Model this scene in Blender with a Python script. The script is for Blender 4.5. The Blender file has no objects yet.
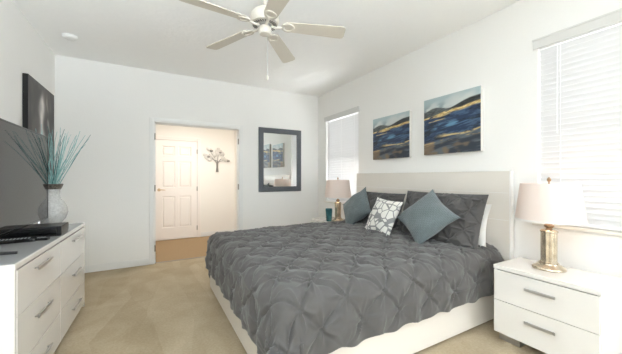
import bpy, bmesh, math, random
import numpy as np
from mathutils import Vector, Matrix, noise
SC = bpy.context.scene
C = SC.collection
PI = math.pi
rnd = random.Random(7)

# ------------------------------------------------------------------ camera
YAW = math.radians(29.4)
cam_d = bpy.data.cameras.new('camera')
cam = bpy.data.objects.new('camera', cam_d); C.objects.link(cam)
cam.location = (0, 0, 1.24)
cam.rotation_euler = (PI / 2, 0, -YAW)
cam_d.sensor_width = 36.0
cam_d.lens = 36.0 * 286.0 / 622.0
cam_d.clip_start = 0.02
SC.camera = cam

# ------------------------------------------------------------------ world and light
world = bpy.data.worlds.new('daylight'); SC.world = world
world.use_nodes = True
wn = world.node_tree.nodes; wl = world.node_tree.links
bg = wn['Background']
sky = wn.new('ShaderNodeTexSky'); sky.sky_type = 'HOSEK_WILKIE'; sky.turbidity = 6
sky.sun_direction = (0.55, -0.3, 0.75)
mixw = wn.new('ShaderNodeMixRGB'); mixw.inputs['Fac'].default_value = 0.85
mixw.inputs['Color2'].default_value = (1.0, 1.0, 0.99, 1)
wl.new(sky.outputs['Color'], mixw.inputs['Color1']); wl.new(mixw.outputs['Color'], bg.inputs['Color'])
bg.inputs['Strength'].default_value = 1.55

def area(name, loc, direction, sx, sy, power, color=(1, 1, 1)):
    l = bpy.data.lights.new(name, 'AREA'); l.shape = 'RECTANGLE'; l.size = sx; l.size_y = sy
    l.energy = power; l.color = color
    o = bpy.data.objects.new(name, l); C.objects.link(o); o.location = loc
    o.rotation_euler = Vector(direction).to_track_quat('-Z', 'Y').to_euler()
    return o

area('daylight_far_window', (3.75, 3.915, 0.75), (-1, 0, 0.75), 1.7, 1.4, 40, (0.95, 0.98, 1))
area('daylight_near_window', (3.75, 0.5, 0.75), (-1, 0, 0.75), 1.7, 1.2, 8, (0.95, 0.98, 1))
area('rear_fill', (0.0, -2.85, 1.5), (0.0, 1, 0.05), 2.4, 2.0, 4, (0.82, 0.91, 1.0))  # added soft fill behind the camera, not a lamp of the room
cb_l = area('ceiling_fill', (-0.2, -1.5, 1.0), (-0.2, 0.62, 1.0), 1.6, 1.6, 62, (0.80, 0.90, 1.0)); cb_l.data.spread = math.radians(100)  # added fill aimed up at the ceiling to lift the overall brightness
area('side_fill', (2.7, -1.7, 1.5), (-1, 0.55, 0.22), 2.0, 1.9, 80, (0.82, 0.91, 1.0))  # added fill out of frame; the right wall has no window here
area('hall_ceiling_light', (0.7, 5.15, 2.36), (0, 0, -1), 1.2, 0.5, 12, (1.0, 0.95, 0.90))

SC.view_settings.view_transform = 'Standard'
SC.view_settings.look = 'None'
SC.view_settings.exposure = 0.89
SC.cycles.diffuse_bounces = 8
SC.cycles.max_bounces = 12
SC.view_settings.gamma = 1.0
SC.view_settings.use_curve_mapping = False

# ------------------------------------------------------------------ materials
def lin(c):
    return tuple(((x / 255) / 12.92 if x / 255 <= 0.04045 else ((x / 255 + 0.055) / 1.055) ** 2.4) for x in c)

def mat(name, rgb, rough=0.5, metal=0.0, bump=0.0, bscale=80, var=0.0, vscale=6, spec=0.5, coat=0.0,
        trans=0.0, sheen=0.0, bdist=0.01, ior=1.45, detail=3):
    m = bpy.data.materials.new(name); m.use_nodes = True
    nt = m.node_tree; b = nt.nodes['Principled BSDF']
    col = lin(rgb) + (1,)
    b.inputs['Base Color'].default_value = col
    b.inputs['Roughness'].default_value = rough
    b.inputs['Metallic'].default_value = metal
    b.inputs['Specular IOR Level'].default_value = spec
    b.inputs['Coat Weight'].default_value = coat
    b.inputs['Transmission Weight'].default_value = trans
    b.inputs['Sheen Weight'].default_value = sheen
    b.inputs['IOR'].default_value = ior
    tc = nt.nodes.new('ShaderNodeTexCoord')
    if var > 0:
        n = nt.nodes.new('ShaderNodeTexNoise'); n.inputs['Scale'].default_value = vscale
        n.inputs['Detail'].default_value = 5
        nt.links.new(tc.outputs['Object'], n.inputs['Vector'])
        r = nt.nodes.new('ShaderNodeValToRGB')
        r.color_ramp.elements[0].position = 0.3; r.color_ramp.elements[1].position = 0.7
        r.color_ramp.elements[0].color = tuple(x * (1 - var) for x in col[:3]) + (1,)
        r.color_ramp.elements[1].color = tuple(min(1, x * (1 + var)) for x in col[:3]) + (1,)
        nt.links.new(n.outputs['Fac'], r.inputs['Fac'])
        nt.links.new(r.outputs['Color'], b.inputs['Base Color'])
    if bump > 0:
        n2 = nt.nodes.new('ShaderNodeTexNoise'); n2.inputs['Scale'].default_value = bscale
        n2.inputs['Detail'].default_value = detail
        nt.links.new(tc.outputs['Object'], n2.inputs['Vector'])
        bp = nt.nodes.new('ShaderNodeBump'); bp.inputs['Strength'].default_value = bump
        bp.inputs['Distance'].default_value = bdist
        nt.links.new(n2.outputs['Fac'], bp.inputs['Height'])
        nt.links.new(bp.outputs['Normal'], b.inputs['Normal'])
    return m

M = {}
M['wall'] = mat('wall_paint', (236, 235, 232), 0.75, bump=0.15, bscale=45, bdist=0.004, spec=0.25)
M['ceiling'] = mat('ceiling_paint', (246, 246, 244), 0.85, bump=0.5, bscale=22, bdist=0.006, spec=0.15)
M['hallwall'] = mat('hall_paint', (240, 237, 231), 0.75, spec=0.25)
M['trim'] = mat('trim_paint', (231, 231, 229), 0.35)
M['halldoor'] = mat('hall_door_paint', (238, 232, 226), 0.4)
M['hallcarpet'] = mat('hall_carpet', (160, 136, 106), 0.95, bump=0.5, bscale=220, var=0.12, vscale=60, spec=0.1)
M['lacquer'] = mat('white_lacquer', (229, 226, 221), 0.14, coat=0.5)
M['greygloss'] = mat('grey_gloss', (166, 166, 166), 0.12)
M['chrome'] = mat('brushed_nickel', (190, 190, 190), 0.28, metal=0.9)
M['nickel'] = mat('hinge_metal', (150, 146, 140), 0.4, metal=0.9)
M['fan'] = mat('fan_white', (210, 204, 192), 0.4)
M['fanblade'] = mat('fan_blade_white', (204, 197, 184), 0.45, bump=0.1, bscale=60)
M['fandark'] = mat('fan_vent_dark', (70, 68, 64), 0.5)
M['duvet'] = mat('grey_cotton', (86, 84, 82), 0.85, bump=0.25, bscale=400, bdist=0.002, sheen=0.25, spec=0.2)
M['sham'] = mat('grey_sham_cotton', (86, 84, 83), 0.85, bump=0.25, bscale=400, bdist=0.002, sheen=0.2, spec=0.2)
M['teal'] = mat('teal_fabric', (106, 116, 118), 0.8, bump=0.3, bscale=260, bdist=0.003, sheen=0.3, var=0.08, vscale=30, spec=0.2)
M['linen'] = mat('white_linen', (236, 234, 230), 0.85, spec=0.2)
M['mattress'] = mat('mattress_white', (228, 226, 222), 0.85, spec=0.2)
M['frame'] = mat('bed_lacquer', (225, 219, 210), 0.22, coat=0.3)
M['black'] = mat('black_plastic', (22, 21, 21), 0.35)
M['blackgloss'] = mat('black_gloss', (16, 16, 17), 0.12)
M['tvscreen'] = mat('tv_screen', (30, 28, 27), 0.05, spec=0.5, ior=1.48)
M['remotegrey'] = mat('grey_plastic', (120, 122, 124), 0.35)
M['key'] = mat('key_rubber', (176, 178, 180), 0.5)
M['twig'] = mat('teal_twig', (140, 184, 184), 0.7, var=0.25, vscale=40)
M['twigpale'] = mat('pale_twig', (192, 216, 212), 0.7, var=0.2, vscale=40)
M['twigdark'] = mat('deep_teal_twig', (62, 112, 114), 0.7, var=0.25, vscale=40)
M['mirrorframe'] = mat('mirror_frame_slate', (90, 94, 99), 0.4, var=0.06, vscale=20)
M['mirror'] = mat('mirror_silver', (238, 240, 240), 0.01, metal=1.0)
M['artmetal'] = mat('art_metal', (136, 132, 128), 0.4, metal=0.3)
M['artpearl'] = mat('art_pearl', (206, 202, 196), 0.35, metal=0.2)
M['brass'] = mat('champagne_brass', (196, 172, 140), 0.3, metal=0.85)
M['smoke'] = mat('detector_plastic', (236, 236, 234), 0.4)
M['brown'] = mat('finial_brown', (150, 126, 100), 0.35, metal=0.6)
M['tealglass'] = mat('teal_glass', (70, 130, 138), 0.1, trans=0.35, var=0.3, vscale=30)
M['canvasedge'] = mat('canvas_edge', (206, 204, 198), 0.8)
M['darkedge'] = mat('dark_canvas_edge', (26, 24, 23), 0.7)
M['sill'] = mat('sill_marble', (226, 222, 214), 0.3, var=0.04)
M['gasket'] = mat('shadow_gap_seal', (96, 84, 72), 0.6)
M['winframe'] = mat('window_vinyl', (240, 240, 240), 0.4)
M['valance'] = mat('valance_vinyl', (214, 213, 210), 0.45)
M['glass'] = mat('window_glass', (255, 255, 255), 0.02, trans=1.0, ior=1.02)

# carpet with vacuum swathes
m = mat('carpet', (176, 160, 134), 0.97, spec=0.05); M['carpet'] = m
nt = m.node_tree; b = nt.nodes['Principled BSDF']; tc = nt.nodes['Texture Coordinate']
n1 = nt.nodes.new('ShaderNodeTexNoise'); n1.inputs['Scale'].default_value = 2.2; n1.inputs['Detail'].default_value = 4
n1.inputs['Distortion'].default_value = 1.55
n3 = nt.nodes.new('ShaderNodeTexNoise'); n3.inputs['Scale'].default_value = 60; n3.inputs['Detail'].default_value = 4
mx = nt.nodes.new('ShaderNodeMixRGB'); mx.inputs['Fac'].default_value = 0.45
cr = nt.nodes.new('ShaderNodeValToRGB')
cr.color_ramp.elements[0].position = 0.33; cr.color_ramp.elements[1].position = 0.68
cr.color_ramp.elements[0].color = lin((163, 147, 121)) + (1,)
cr.color_ramp.elements[1].color = lin((190, 175, 150)) + (1,)
for n in (n1, n3): nt.links.new(tc.outputs['Object'], n.inputs['Vector'])
nt.links.new(n1.outputs['Fac'], mx.inputs['Color1']); nt.links.new(n3.outputs['Fac'], mx.inputs['Color2'])
mpv = nt.nodes.new('ShaderNodeMapping'); mpv.inputs['Scale'].default_value = (3.6, 0.9, 1); mpv.inputs['Rotation'].default_value = (0, 0, .35)
vo = nt.nodes.new('ShaderNodeTexVoronoi'); vo.inputs['Scale'].default_value = 1.1; vo.voronoi_dimensions = '2D'
sv = nt.nodes.new('ShaderNodeSeparateColor'); mx2 = nt.nodes.new('ShaderNodeMixRGB'); mx2.inputs['Fac'].default_value = 0.14
nt.links.new(tc.outputs['Object'], mpv.inputs['Vector']); nt.links.new(mpv.outputs['Vector'], vo.inputs['Vector'])
nt.links.new(vo.outputs['Color'], sv.inputs[0]); nt.links.new(mx.outputs['Color'], mx2.inputs['Color1']); nt.links.new(sv.outputs[0], mx2.inputs['Color2'])
nt.links.new(mx2.outputs['Color'], cr.inputs['Fac'])
nt.links.new(cr.outputs['Color'], b.inputs['Base Color'])
n4 = nt.nodes.new('ShaderNodeTexNoise'); n4.inputs['Scale'].default_value = 170; n4.inputs['Detail'].default_value = 3
bp = nt.nodes.new('ShaderNodeBump'); bp.inputs['Strength'].default_value = 0.7; bp.inputs['Distance'].default_value = 0.008
nt.links.new(tc.outputs['Object'], n4.inputs['Vector']); nt.links.new(n4.outputs['Fac'], bp.inputs['Height'])
nt.links.new(bp.outputs['Normal'], b.inputs['Normal'])

# blind slats and shades: diffuse + translucent
def translucent(name, rgb, fac, trgb=None):
    m = bpy.data.materials.new(name); m.use_nodes = True
    nt = m.node_tree; nt.nodes.remove(nt.nodes['Principled BSDF'])
    out = nt.nodes['Material Output']
    d = nt.nodes.new('ShaderNodeBsdfDiffuse'); t = nt.nodes.new('ShaderNodeBsdfTranslucent')
    d.inputs['Color'].default_value = lin(rgb) + (1,)
    t.inputs['Color'].default_value = lin(trgb or rgb) + (1,)
    mi = nt.nodes.new('ShaderNodeMixShader'); mi.inputs[0].default_value = fac
    nt.links.new(d.outputs[0], mi.inputs[1]); nt.links.new(t.outputs[0], mi.inputs[2])
    nt.links.new(mi.outputs[0], out.inputs['Surface'])
    return m
M['slat'] = translucent('blind_slat', (234, 234, 234), 0.22)
M['shade'] = translucent('linen_shade', (230, 221, 215), 0.22, (246, 232, 222))
# mercury glass lamp column with vertical flutes
M['mercury'] = mat('mercury_glass', (206, 192, 170), 0.22, metal=0.75, var=0.3, vscale=14)
# clear crackle glass vase
M['vase'] = mat('crackle_glass', (232, 232, 230), 0.22, trans=0.35, var=0.12, vscale=60, bump=0.9, bscale=55, bdist=0.008)
M['vaserim'] = mat('vase_rim_pattern', (96, 90, 84), 0.4, var=0.6, vscale=70)

def vcol_mat(name, rough=0.6):
    m = bpy.data.materials.new(name); m.use_nodes = True
    nt = m.node_tree; b = nt.nodes['Principled BSDF']
    a = nt.nodes.new('ShaderNodeVertexColor'); a.layer_name = 'Col'
    nt.links.new(a.outputs['Color'], b.inputs['Base Color'])
    b.inputs['Roughness'].default_value = rough
    return m

def lattice_mat():
    m = bpy.data.materials.new('lattice_print'); m.use_nodes = True
    nt = m.node_tree; b = nt.nodes['Principled BSDF']; b.inputs['Roughness'].default_value = 0.85
    tc = nt.nodes.new('ShaderNodeTexCoord')
    mp = nt.nodes.new('ShaderNodeMapping'); mp.inputs['Scale'].default_value = (0.0, 1.0, 1.0)
    v = nt.nodes.new('ShaderNodeTexVoronoi'); v.feature = 'DISTANCE_TO_EDGE'; v.inputs['Scale'].default_value = 12.5
    v.inputs['Randomness'].default_value = 0.75
    r = nt.nodes.new('ShaderNodeValToRGB')
    r.color_ramp.elements[0].position = 0.045; r.color_ramp.elements[1].position = 0.07
    r.color_ramp.elements[0].color = lin((140, 140, 140)) + (1,)
    r.color_ramp.elements[1].color = lin((228, 226, 220)) + (1,)
    nt.links.new(tc.outputs['Object'], mp.inputs['Vector']); nt.links.new(mp.outputs['Vector'], v.inputs['Vector'])
    nt.links.new(v.outputs['Distance'], r.inputs['Fac']); nt.links.new(r.outputs['Color'], b.inputs['Base Color'])
    return m
M['lattice'] = lattice_mat()
def weave(m):
    nt = m.node_tree; b = nt.nodes['Principled BSDF']; tc = nt.nodes['Texture Coordinate']
    sp = nt.nodes.new('ShaderNodeSeparateXYZ'); cb = nt.nodes.new('ShaderNodeCombineXYZ')
    nt.links.new(tc.outputs['Object'], sp.inputs[0]); nt.links.new(sp.outputs['Y'], cb.inputs['X']); nt.links.new(sp.outputs['Z'], cb.inputs['Y'])
    br = nt.nodes.new('ShaderNodeTexBrick'); br.inputs['Scale'].default_value = 16; br.inputs['Mortar Size'].default_value = .05; br.inputs['Mortar Smooth'].default_value = .8
    br.inputs['Color1'].default_value = (1, 1, 1, 1); br.inputs['Color2'].default_value = (.75, .75, .75, 1); br.inputs['Mortar'].default_value = (0, 0, 0, 1)
    nt.links.new(cb.outputs[0], br.inputs['Vector'])
    bp = nt.nodes.new('ShaderNodeBump'); bp.inputs['Strength'].default_value = .8; bp.inputs['Distance'].default_value = .006
    nt.links.new(br.outputs['Color'], bp.inputs['Height']); nt.links.new(bp.outputs['Normal'], b.inputs['Normal'])
weave(M['teal'])

# ------------------------------------------------------------------ mesh helpers
class MB:
    def __init__(s): s.v = []; s.f = []; s.sm = []
    def add(s, vs, fs, smooth=False):
        k = len(s.v); s.v += [tuple(v) for v in vs]
        s.f += [tuple(i + k for i in f) for f in fs]; s.sm += [smooth] * len(fs)
        return s
    def box(s, x0, x1, y0, y1, z0, z1, bev=0.0, T=None):
        bm = bmesh.new(); bmesh.ops.create_cube(bm, size=1)
        for v in bm.verts:
            v.co = Vector((x0 + (v.co.x + .5) * (x1 - x0), y0 + (v.co.y + .5) * (y1 - y0), z0 + (v.co.z + .5) * (z1 - z0)))
        if bev: bmesh.ops.bevel(bm, geom=bm.edges[:], offset=bev, segments=2, affect='EDGES', profile=0.6)
        return s.bm(bm, T)
    def bm(s, bm, T=None, smooth=False):
        bm.verts.index_update()
        vs = [(T @ v.co if T else v.co.copy()) for v in bm.verts]
        s.add(vs, [[v.index for v in f.verts] for f in bm.faces], smooth); bm.free(); return s
    def tube(s, pts, r, n=8, caps=True):
        pts = [Vector(p) for p in pts]; N = len(pts)
        rs = r if isinstance(r, (list, tuple)) else [r] * N
        vs = []; up = None
        for i, p in enumerate(pts):
            t = (pts[min(i + 1, N - 1)] - pts[max(i - 1, 0)]).normalized()
            if up is None: up = Vector((0, 0, 1)) if abs(t.z) < .9 else Vector((1, 0, 0))
            a = t.cross(up).normalized(); bq = t.cross(a).normalized(); up = -bq if up.dot(-bq) > 0 else bq
            a = t.cross(up).normalized(); bq = a.cross(t).normalized()
            for k in range(n):
                an = 2 * PI * k / n; vs.append(p + (a * math.cos(an) + bq * math.sin(an)) * rs[i])
        fs = [(i * n + k, i * n + (k + 1) % n, (i + 1) * n + (k + 1) % n, (i + 1) * n + k) for i in range(N - 1) for k in range(n)]
        if caps: fs += [tuple(range(n))[::-1], tuple(range((N - 1) * n, N * n))]
        return s.add(vs, fs, True)
    def lathe(s, prof, n=40, c=(0, 0, 0), flute=0, fa=0.0, closed=False):
        vs = []; N = len(prof)
        for (r, z) in prof:
            for k in range(n):
                a = 2 * PI * k / n; rr = r * (1 + fa * math.cos(flute * a)) if flute else r
                vs.append((c[0] + rr * math.cos(a), c[1] + rr * math.sin(a), c[2] + z))
        fs = [(i * n + k, i * n + (k + 1) % n, (i + 1) * n + (k + 1) % n, (i + 1) * n + k) for i in range(N - 1) for k in range(n)]
        if closed:
            fs += [((N - 1) * n + k, (N - 1) * n + (k + 1) % n, (k + 1) % n, k) for k in range(n)]
        else:
            if prof[0][0] > 1e-4: fs.append(tuple(range(n))[::-1])
            if prof[-1][0] > 1e-4: fs.append(tuple(range((N - 1) * n, N * n)))
        return s.add(vs, fs, True)
    def prism(s, outline, h0, h1, T=None):
        n = len(outline)
        vs = [Vector((x, y, h0)) for x, y in outline] + [Vector((x, y, h1)) for x, y in outline]
        if T: vs = [T @ v for v in vs]
        fs = [tuple(range(n))[::-1], tuple(range(n, 2 * n))] + [(i, (i + 1) % n, n + (i + 1) % n, n + i) for i in range(n)]
        return s.add(vs, fs)
    def build(s, name, m, parent=None, world=True, weld=False):
        me = bpy.data.meshes.new(name)
        off = Vector((0, 0, 0))
        if parent is not None and world:
            p = parent
            while p is not None: off += p.location; p = p.parent
        me.from_pydata([tuple(Vector(v) - off) for v in s.v], [], s.f); me.update()
        me.polygons.foreach_set('use_smooth', s.sm)
        if weld or any(s.sm):
            bm = bmesh.new(); bm.from_mesh(me)
            if weld: bmesh.ops.remove_doubles(bm, verts=bm.verts, dist=1e-5)
            bmesh.ops.recalc_face_normals(bm, faces=bm.faces)
            bm.to_mesh(me); bm.free()
            me.set_sharp_from_angle(angle=math.radians(40))
        me.materials.append(M[m] if isinstance(m, str) else m)
        o = bpy.data.objects.new(name, me); C.objects.link(o)
        if parent is not None: o.parent = parent
        return o

def tag(o, label, cat, group=None, kind=None):
    o['label'] = label; o['category'] = cat
    if group: o['group'] = group
    if kind: o['kind'] = kind
    return o
def thing(name, loc, label, cat, group=None):
    o = bpy.data.objects.new(name, None); C.objects.link(o); o.location = loc; o.empty_display_size = 0.05
    return tag(o, label, cat, group)
def recentre(o):
    me = o.data; n = len(me.vertices); a = np.empty(n * 3); me.vertices.foreach_get('co', a); a = a.reshape(-1, 3)
    c = (a.min(0) + a.max(0)) / 2; c[2] = a[:, 2].min()
    a -= c; me.vertices.foreach_set('co', a.ravel()); o.location = Vector(o.location) + Vector(c); me.update()
    return o
def struct(name, mb, m, parent=None, label=None):
    o = mb.build(name, m, parent)
    if parent is None: o['kind'] = 'structure'
    if label: o['label'] = label
    return o
def sroot(name, loc, label):
    o = bpy.data.objects.new(name, None); C.objects.link(o); o.location = loc; o['kind'] = 'structure'; o['label'] = label
    return o
def copy_tree(o, parent=None, kids=None):
    c = o.copy(); C.objects.link(c)
    if parent is not None: c.parent = parent
    for ch in list(o.children): copy_tree(ch, c)
    return c

# ------------------------------------------------------------------ room shell
XL, XR, YB, YN, H = -1.03, 2.78, 4.66, -3.05, 2.76
HALLY, HXL, HXR, HH = 6.30, -0.9, 1.62, 2.44
T = 0.12
DX0, DX1, DZ = 0.063, 1.265, 2.02           # bedroom doorway
W1 = (3.452, 4.38, 0.80, 2.28)              # far window y0,y1,z0,z1
W2 = (-0.10, 1.135, 0.86, 2.335)            # near window
struct('floor', MB().box(XL - T, XR + 0.2, YN - T, YB + 0.03, -0.06, 0), 'carpet', label='beige cut pile bedroom carpet')
struct('floor_hall', MB().box(HXL, HXR, YB + 0.031, HALLY, -0.06, 0.0), 'hallcarpet', label='golden tan hall floor beyond the doorway')
struct('ceiling', MB().box(XL - T, XR + 0.2, YN - T, YB + T, H, H + 0.1), 'ceiling', label='white textured bedroom ceiling')
struct('ceiling_hall', MB().box(HXL, HXR, YB + T, HALLY + T, HH, HH + 0.1), 'ceiling', label='white hall ceiling')
struct('wall_left', MB().box(XL - T, XL, YN, YB, 0, H), 'wall', label='light grey left wall behind the television')
struct('wall_near', MB().box(XL - T, XR + 0.2, YN - T, YN, 0, H), 'wall', label='wall behind the camera')
w = MB().box(XL - T, DX0 - .012, YB, YB + T, 0, H).box(DX1 + .012, XR + .2, YB, YB + T, 0, H).box(DX0 - .012, DX1 + .012, YB, YB + T, DZ + .012, H)
struct('wall_back', w, 'wall', label='back wall with the doorway and the mirror')
TR = 0.2
w = MB()
w.box(XR, XR + TR, YN, W2[0], 0, H).box(XR, XR + TR, W2[1], W1[0], 0, H).box(XR, XR + TR, W1[1], YB, 0, H)
for q in (W1, W2): w.box(XR, XR + TR, q[0], q[1], 0, q[2]).box(XR, XR + TR, q[0], q[1], q[3], H)
struct('wall_right', w, 'wall', label='right wall with two windows behind the bed')
struct('wall_hall_back', MB().box(HXL, HXR + T, HALLY, HALLY + T, 0, HH), 'hallwall', label='cream hall wall with the panelled door')
struct('wall_hall_right', MB().box(HXR, HXR + T, YB + T, HALLY, 0, HH), 'hallwall', label='short cream wall at the right end of the hall')
struct('wall_hall_left', MB().box(HXL - T, HXL, YB + T, HALLY + T, 0, HH), 'hallwall', label='hall wall left of the doorway')

def baseboard(name, x0, x1, y0, y1, label, hgt=0.09):
    m = MB().box(x0, x1, y0, y1, 0, hgt - .015, 0.001).box(x0 + (0.004 if x1 - x0 < .03 else 0), x1 - (0.004 if x1 - x0 < .03 else 0),
        y0 + (0.004 if y1 - y0 < .03 else 0), y1 - (0.0 if y1 - y0 < .03 else 0), hgt - .015, hgt, 0.002)
    struct(name, m, 'trim', label=label)
baseboard('baseboard_back', XL, DX0 - .075, YB - .014, YB, 'white baseboard left of the doorway')
baseboard('baseboard_back_right', DX1 + .075, XR, YB - .014, YB, 'white baseboard right of the doorway')
baseboard('baseboard_left', XL, XL + .014, YN, YB - .014, 'white baseboard along the left wall')
baseboard('baseboard_right', XR - .014, XR, YN, YB - .014, 'white baseboard along the right wall')
baseboard('baseboard_hall', 0.93, HXR, HALLY - .014, HALLY, 'white baseboard on the hall wall')
baseboard('baseboard_hall_right', HXR - .014, HXR, YB + T, HALLY - .014, 'white baseboard at the right end of the hall')

# doorway casing, jambs and hinges
r = sroot('door_1', ((DX0 + DX1) / 2, YB, 0), 'white cased double doorway into the hall')
cw = 0.068
cas = MB()
for (a, bq) in ((DX0 - cw, DX0 - .006), (DX1 + .006, DX1 + cw)):
    cas.box(a, bq, YB - .014, YB, 0, DZ + cw, .004)
    mid = (a + bq) / 2
    cas.box(mid - .012, mid + .02, YB - .02, YB - .013, 0, DZ + cw - .012, .003)
cas.box(DX0 - .006, DX1 + .006, YB - .014, YB, DZ + .006, DZ + cw, .004)
cas.box(DX0 - .006, DX1 + .006, YB - .02, YB - .013, DZ + .022, DZ + .052, .003)
struct('casing', cas, 'trim', r)
jm = MB().box(DX0 - .012, DX0, YB, YB + T, 0, DZ).box(DX1, DX1 + .012, YB, YB + T, 0, DZ).box(DX0 - .012, DX1 + .012, YB, YB + T, DZ, DZ + .012)
jm.box(DX0, DX0 + .01, YB + .045, YB + .085, 0, DZ, .002).box(DX1 - .01, DX1, YB + .045, YB + .085, 0, DZ, .002).box(DX0, DX1, YB + .045, YB + .085, DZ - .01, DZ, .002)
struct('jamb', jm, 'trim', r)
for z in (0.22, 1.08, 1.82):
    struct('hinge', MB().box(DX0 - .001, DX0 + .003, YB + .004, YB + .04, z - .045, z + .045).tube([(DX0 + .001, YB - .004, z - .045), (DX0 + .001, YB - .004, z + .045)], .0075), 'nickel', r)
    struct('hinge', MB().box(DX1 - .003, DX1 + .001, YB + .004, YB + .04, z - .045, z + .045).tube([(DX1 - .001, YB - .004, z - .045), (DX1 - .001, YB - .004, z + .045)], .0075), 'nickel', r)
# outer hall-side casing on the right return
struct('trim_1', MB().box(DX0, DX1, YB + .02, YB + .045, 0, .004, .001), 'nickel', label='thin metal threshold strip in the doorway')

# closed six panel door in the hall
hx0, hx1, hz = 0.095, 0.845, 1.965
r = sroot('door_2', ((hx0 + hx1) / 2, HALLY, 0), 'closed white six panel door in the hall')
def panel_frame(m, x0, x1, z0, z1, y, d=0.012, w=0.022):
    # recessed moulded field: sloped frame and raised centre
    ring = [(x0, z0), (x1, z0), (x1, z1), (x0, z1)]
    def rr(i, yy): return [Vector((px + (i if px == x0 else -i), yy, pz + (i if pz == z0 else -i))) for px, pz in ring]
    A, B, D, E = rr(0, y), rr(w * .5, y + d), rr(w, y + d), rr(w * 1.8, y + .002)
    vs = A + B + D + E; fs = []
    for k in range(3):
        for i in range(4): fs.append((k * 4 + i, k * 4 + (i + 1) % 4, (k + 1) * 4 + (i + 1) % 4, (k + 1) * 4 + i))
    fs.append((12, 13, 14, 15)); m.add(vs, fs)
yf = HALLY - 0.020
leaf = MB().box(hx0, hx1, yf + .0125, HALLY, 0.012, hz)
cols = ((hx0 + .11, hx0 + .345), (hx0 + .405, hx1 - .11)); rows = ((.24, .86), (1.03, 1.55), (1.66, 1.85))
xs = [hx0, cols[0][0], cols[0][1], cols[1][0], cols[1][1], hx1]; zs = [.012, .24, .86, 1.03, 1.55, 1.66, 1.85, hz]
for i in range(5):
    for j in range(7):
        if i in (1, 3) and j in (1, 3, 5): panel_frame(leaf, xs[i], xs[i + 1], zs[j], zs[j + 1], yf)
        else: leaf.add([(xs[i], yf, zs[j]), (xs[i + 1], yf, zs[j]), (xs[i + 1], yf, zs[j + 1]), (xs[i], yf, zs[j + 1])], [(0, 1, 2, 3)])
struct('door_leaf', leaf, 'halldoor', r)
cs = MB().box(hx0 - .07, hx0 - .004, HALLY - .026, HALLY, 0, hz + .07, .004).box(hx1 + .004, hx1 + .07, HALLY - .026, HALLY, 0, hz + .07, .004)
cs.box(hx0 - .004, hx1 + .004, HALLY - .026, HALLY, hz + .004, hz + .07, .004)
struct('casing', cs, 'halldoor', r)
hd = MB().lathe([(.0, 0), (.03, 0), (.03, .008), (.012, .012), (.012, .045), (0, .045)], 16)
hd.v = [(hx0 + .06 + x, yf - z, .99 + y) for x, y, z in hd.v]
hd.tube([(hx0 + .06, yf - .04, .99), (hx0 + .10, yf - .045, .992), (hx0 + .17, yf - .042, .985)], [.009, .009, .006])
struct('handle', hd, 'brass', r)
for z in (.2, 1.0, 1.76):
    struct('hinge', MB().tube([(hx1 + .002, yf - .014, z - .045), (hx1 + .002, yf - .014, z + .045)], .008), 'nickel', r)

# ------------------------------------------------------------------ windows and blinds
def window(name, q, label):
    y0, y1, z0, z1 = q; X = XR + .12
    r = sroot(name, (X, (y0 + y1) / 2, z0), label)
    f = MB().box(X, X + .05, y0, y0 + .05, z0, z1).box(X, X + .05, y1 - .05, y1, z0, z1).box(X, X + .05, y0 + .05, y1 - .05, z0, z0 + .05)
    f.box(X, X + .05, y0 + .05, y1 - .05, z1 - .05, z1).box(X + .005, X + .045, y0 + .05, y1 - .05, (z0 + z1) / 2 - .02, (z0 + z1) / 2 + .02)
    struct('window_frame', f, 'winframe', r)
    struct('pane', MB().box(X + .02, X + .026, y0 + .05, y1 - .05, z0 + .05, (z0 + z1) / 2 - .02), 'glass', r)
    struct('pane', MB().box(X + .028, X + .034, y0 + .05, y1 - .05, (z0 + z1) / 2 + .02, z1 - .05), 'glass', r)
    struct('window_sill', MB().box(XR - .0003, X, y0 + .001, y1 - .001, z0 + .0005, z0 + .005).box(XR - .024, XR - .0005, y0 - .03, y1 + .03, z0 - .018, z0 + .004, .003), 'sill', r)
window('window_1', W1, 'far bedroom window in the corner left of the bed')
window('window_2', W2, 'near bedroom window behind the table lamp')

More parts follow.
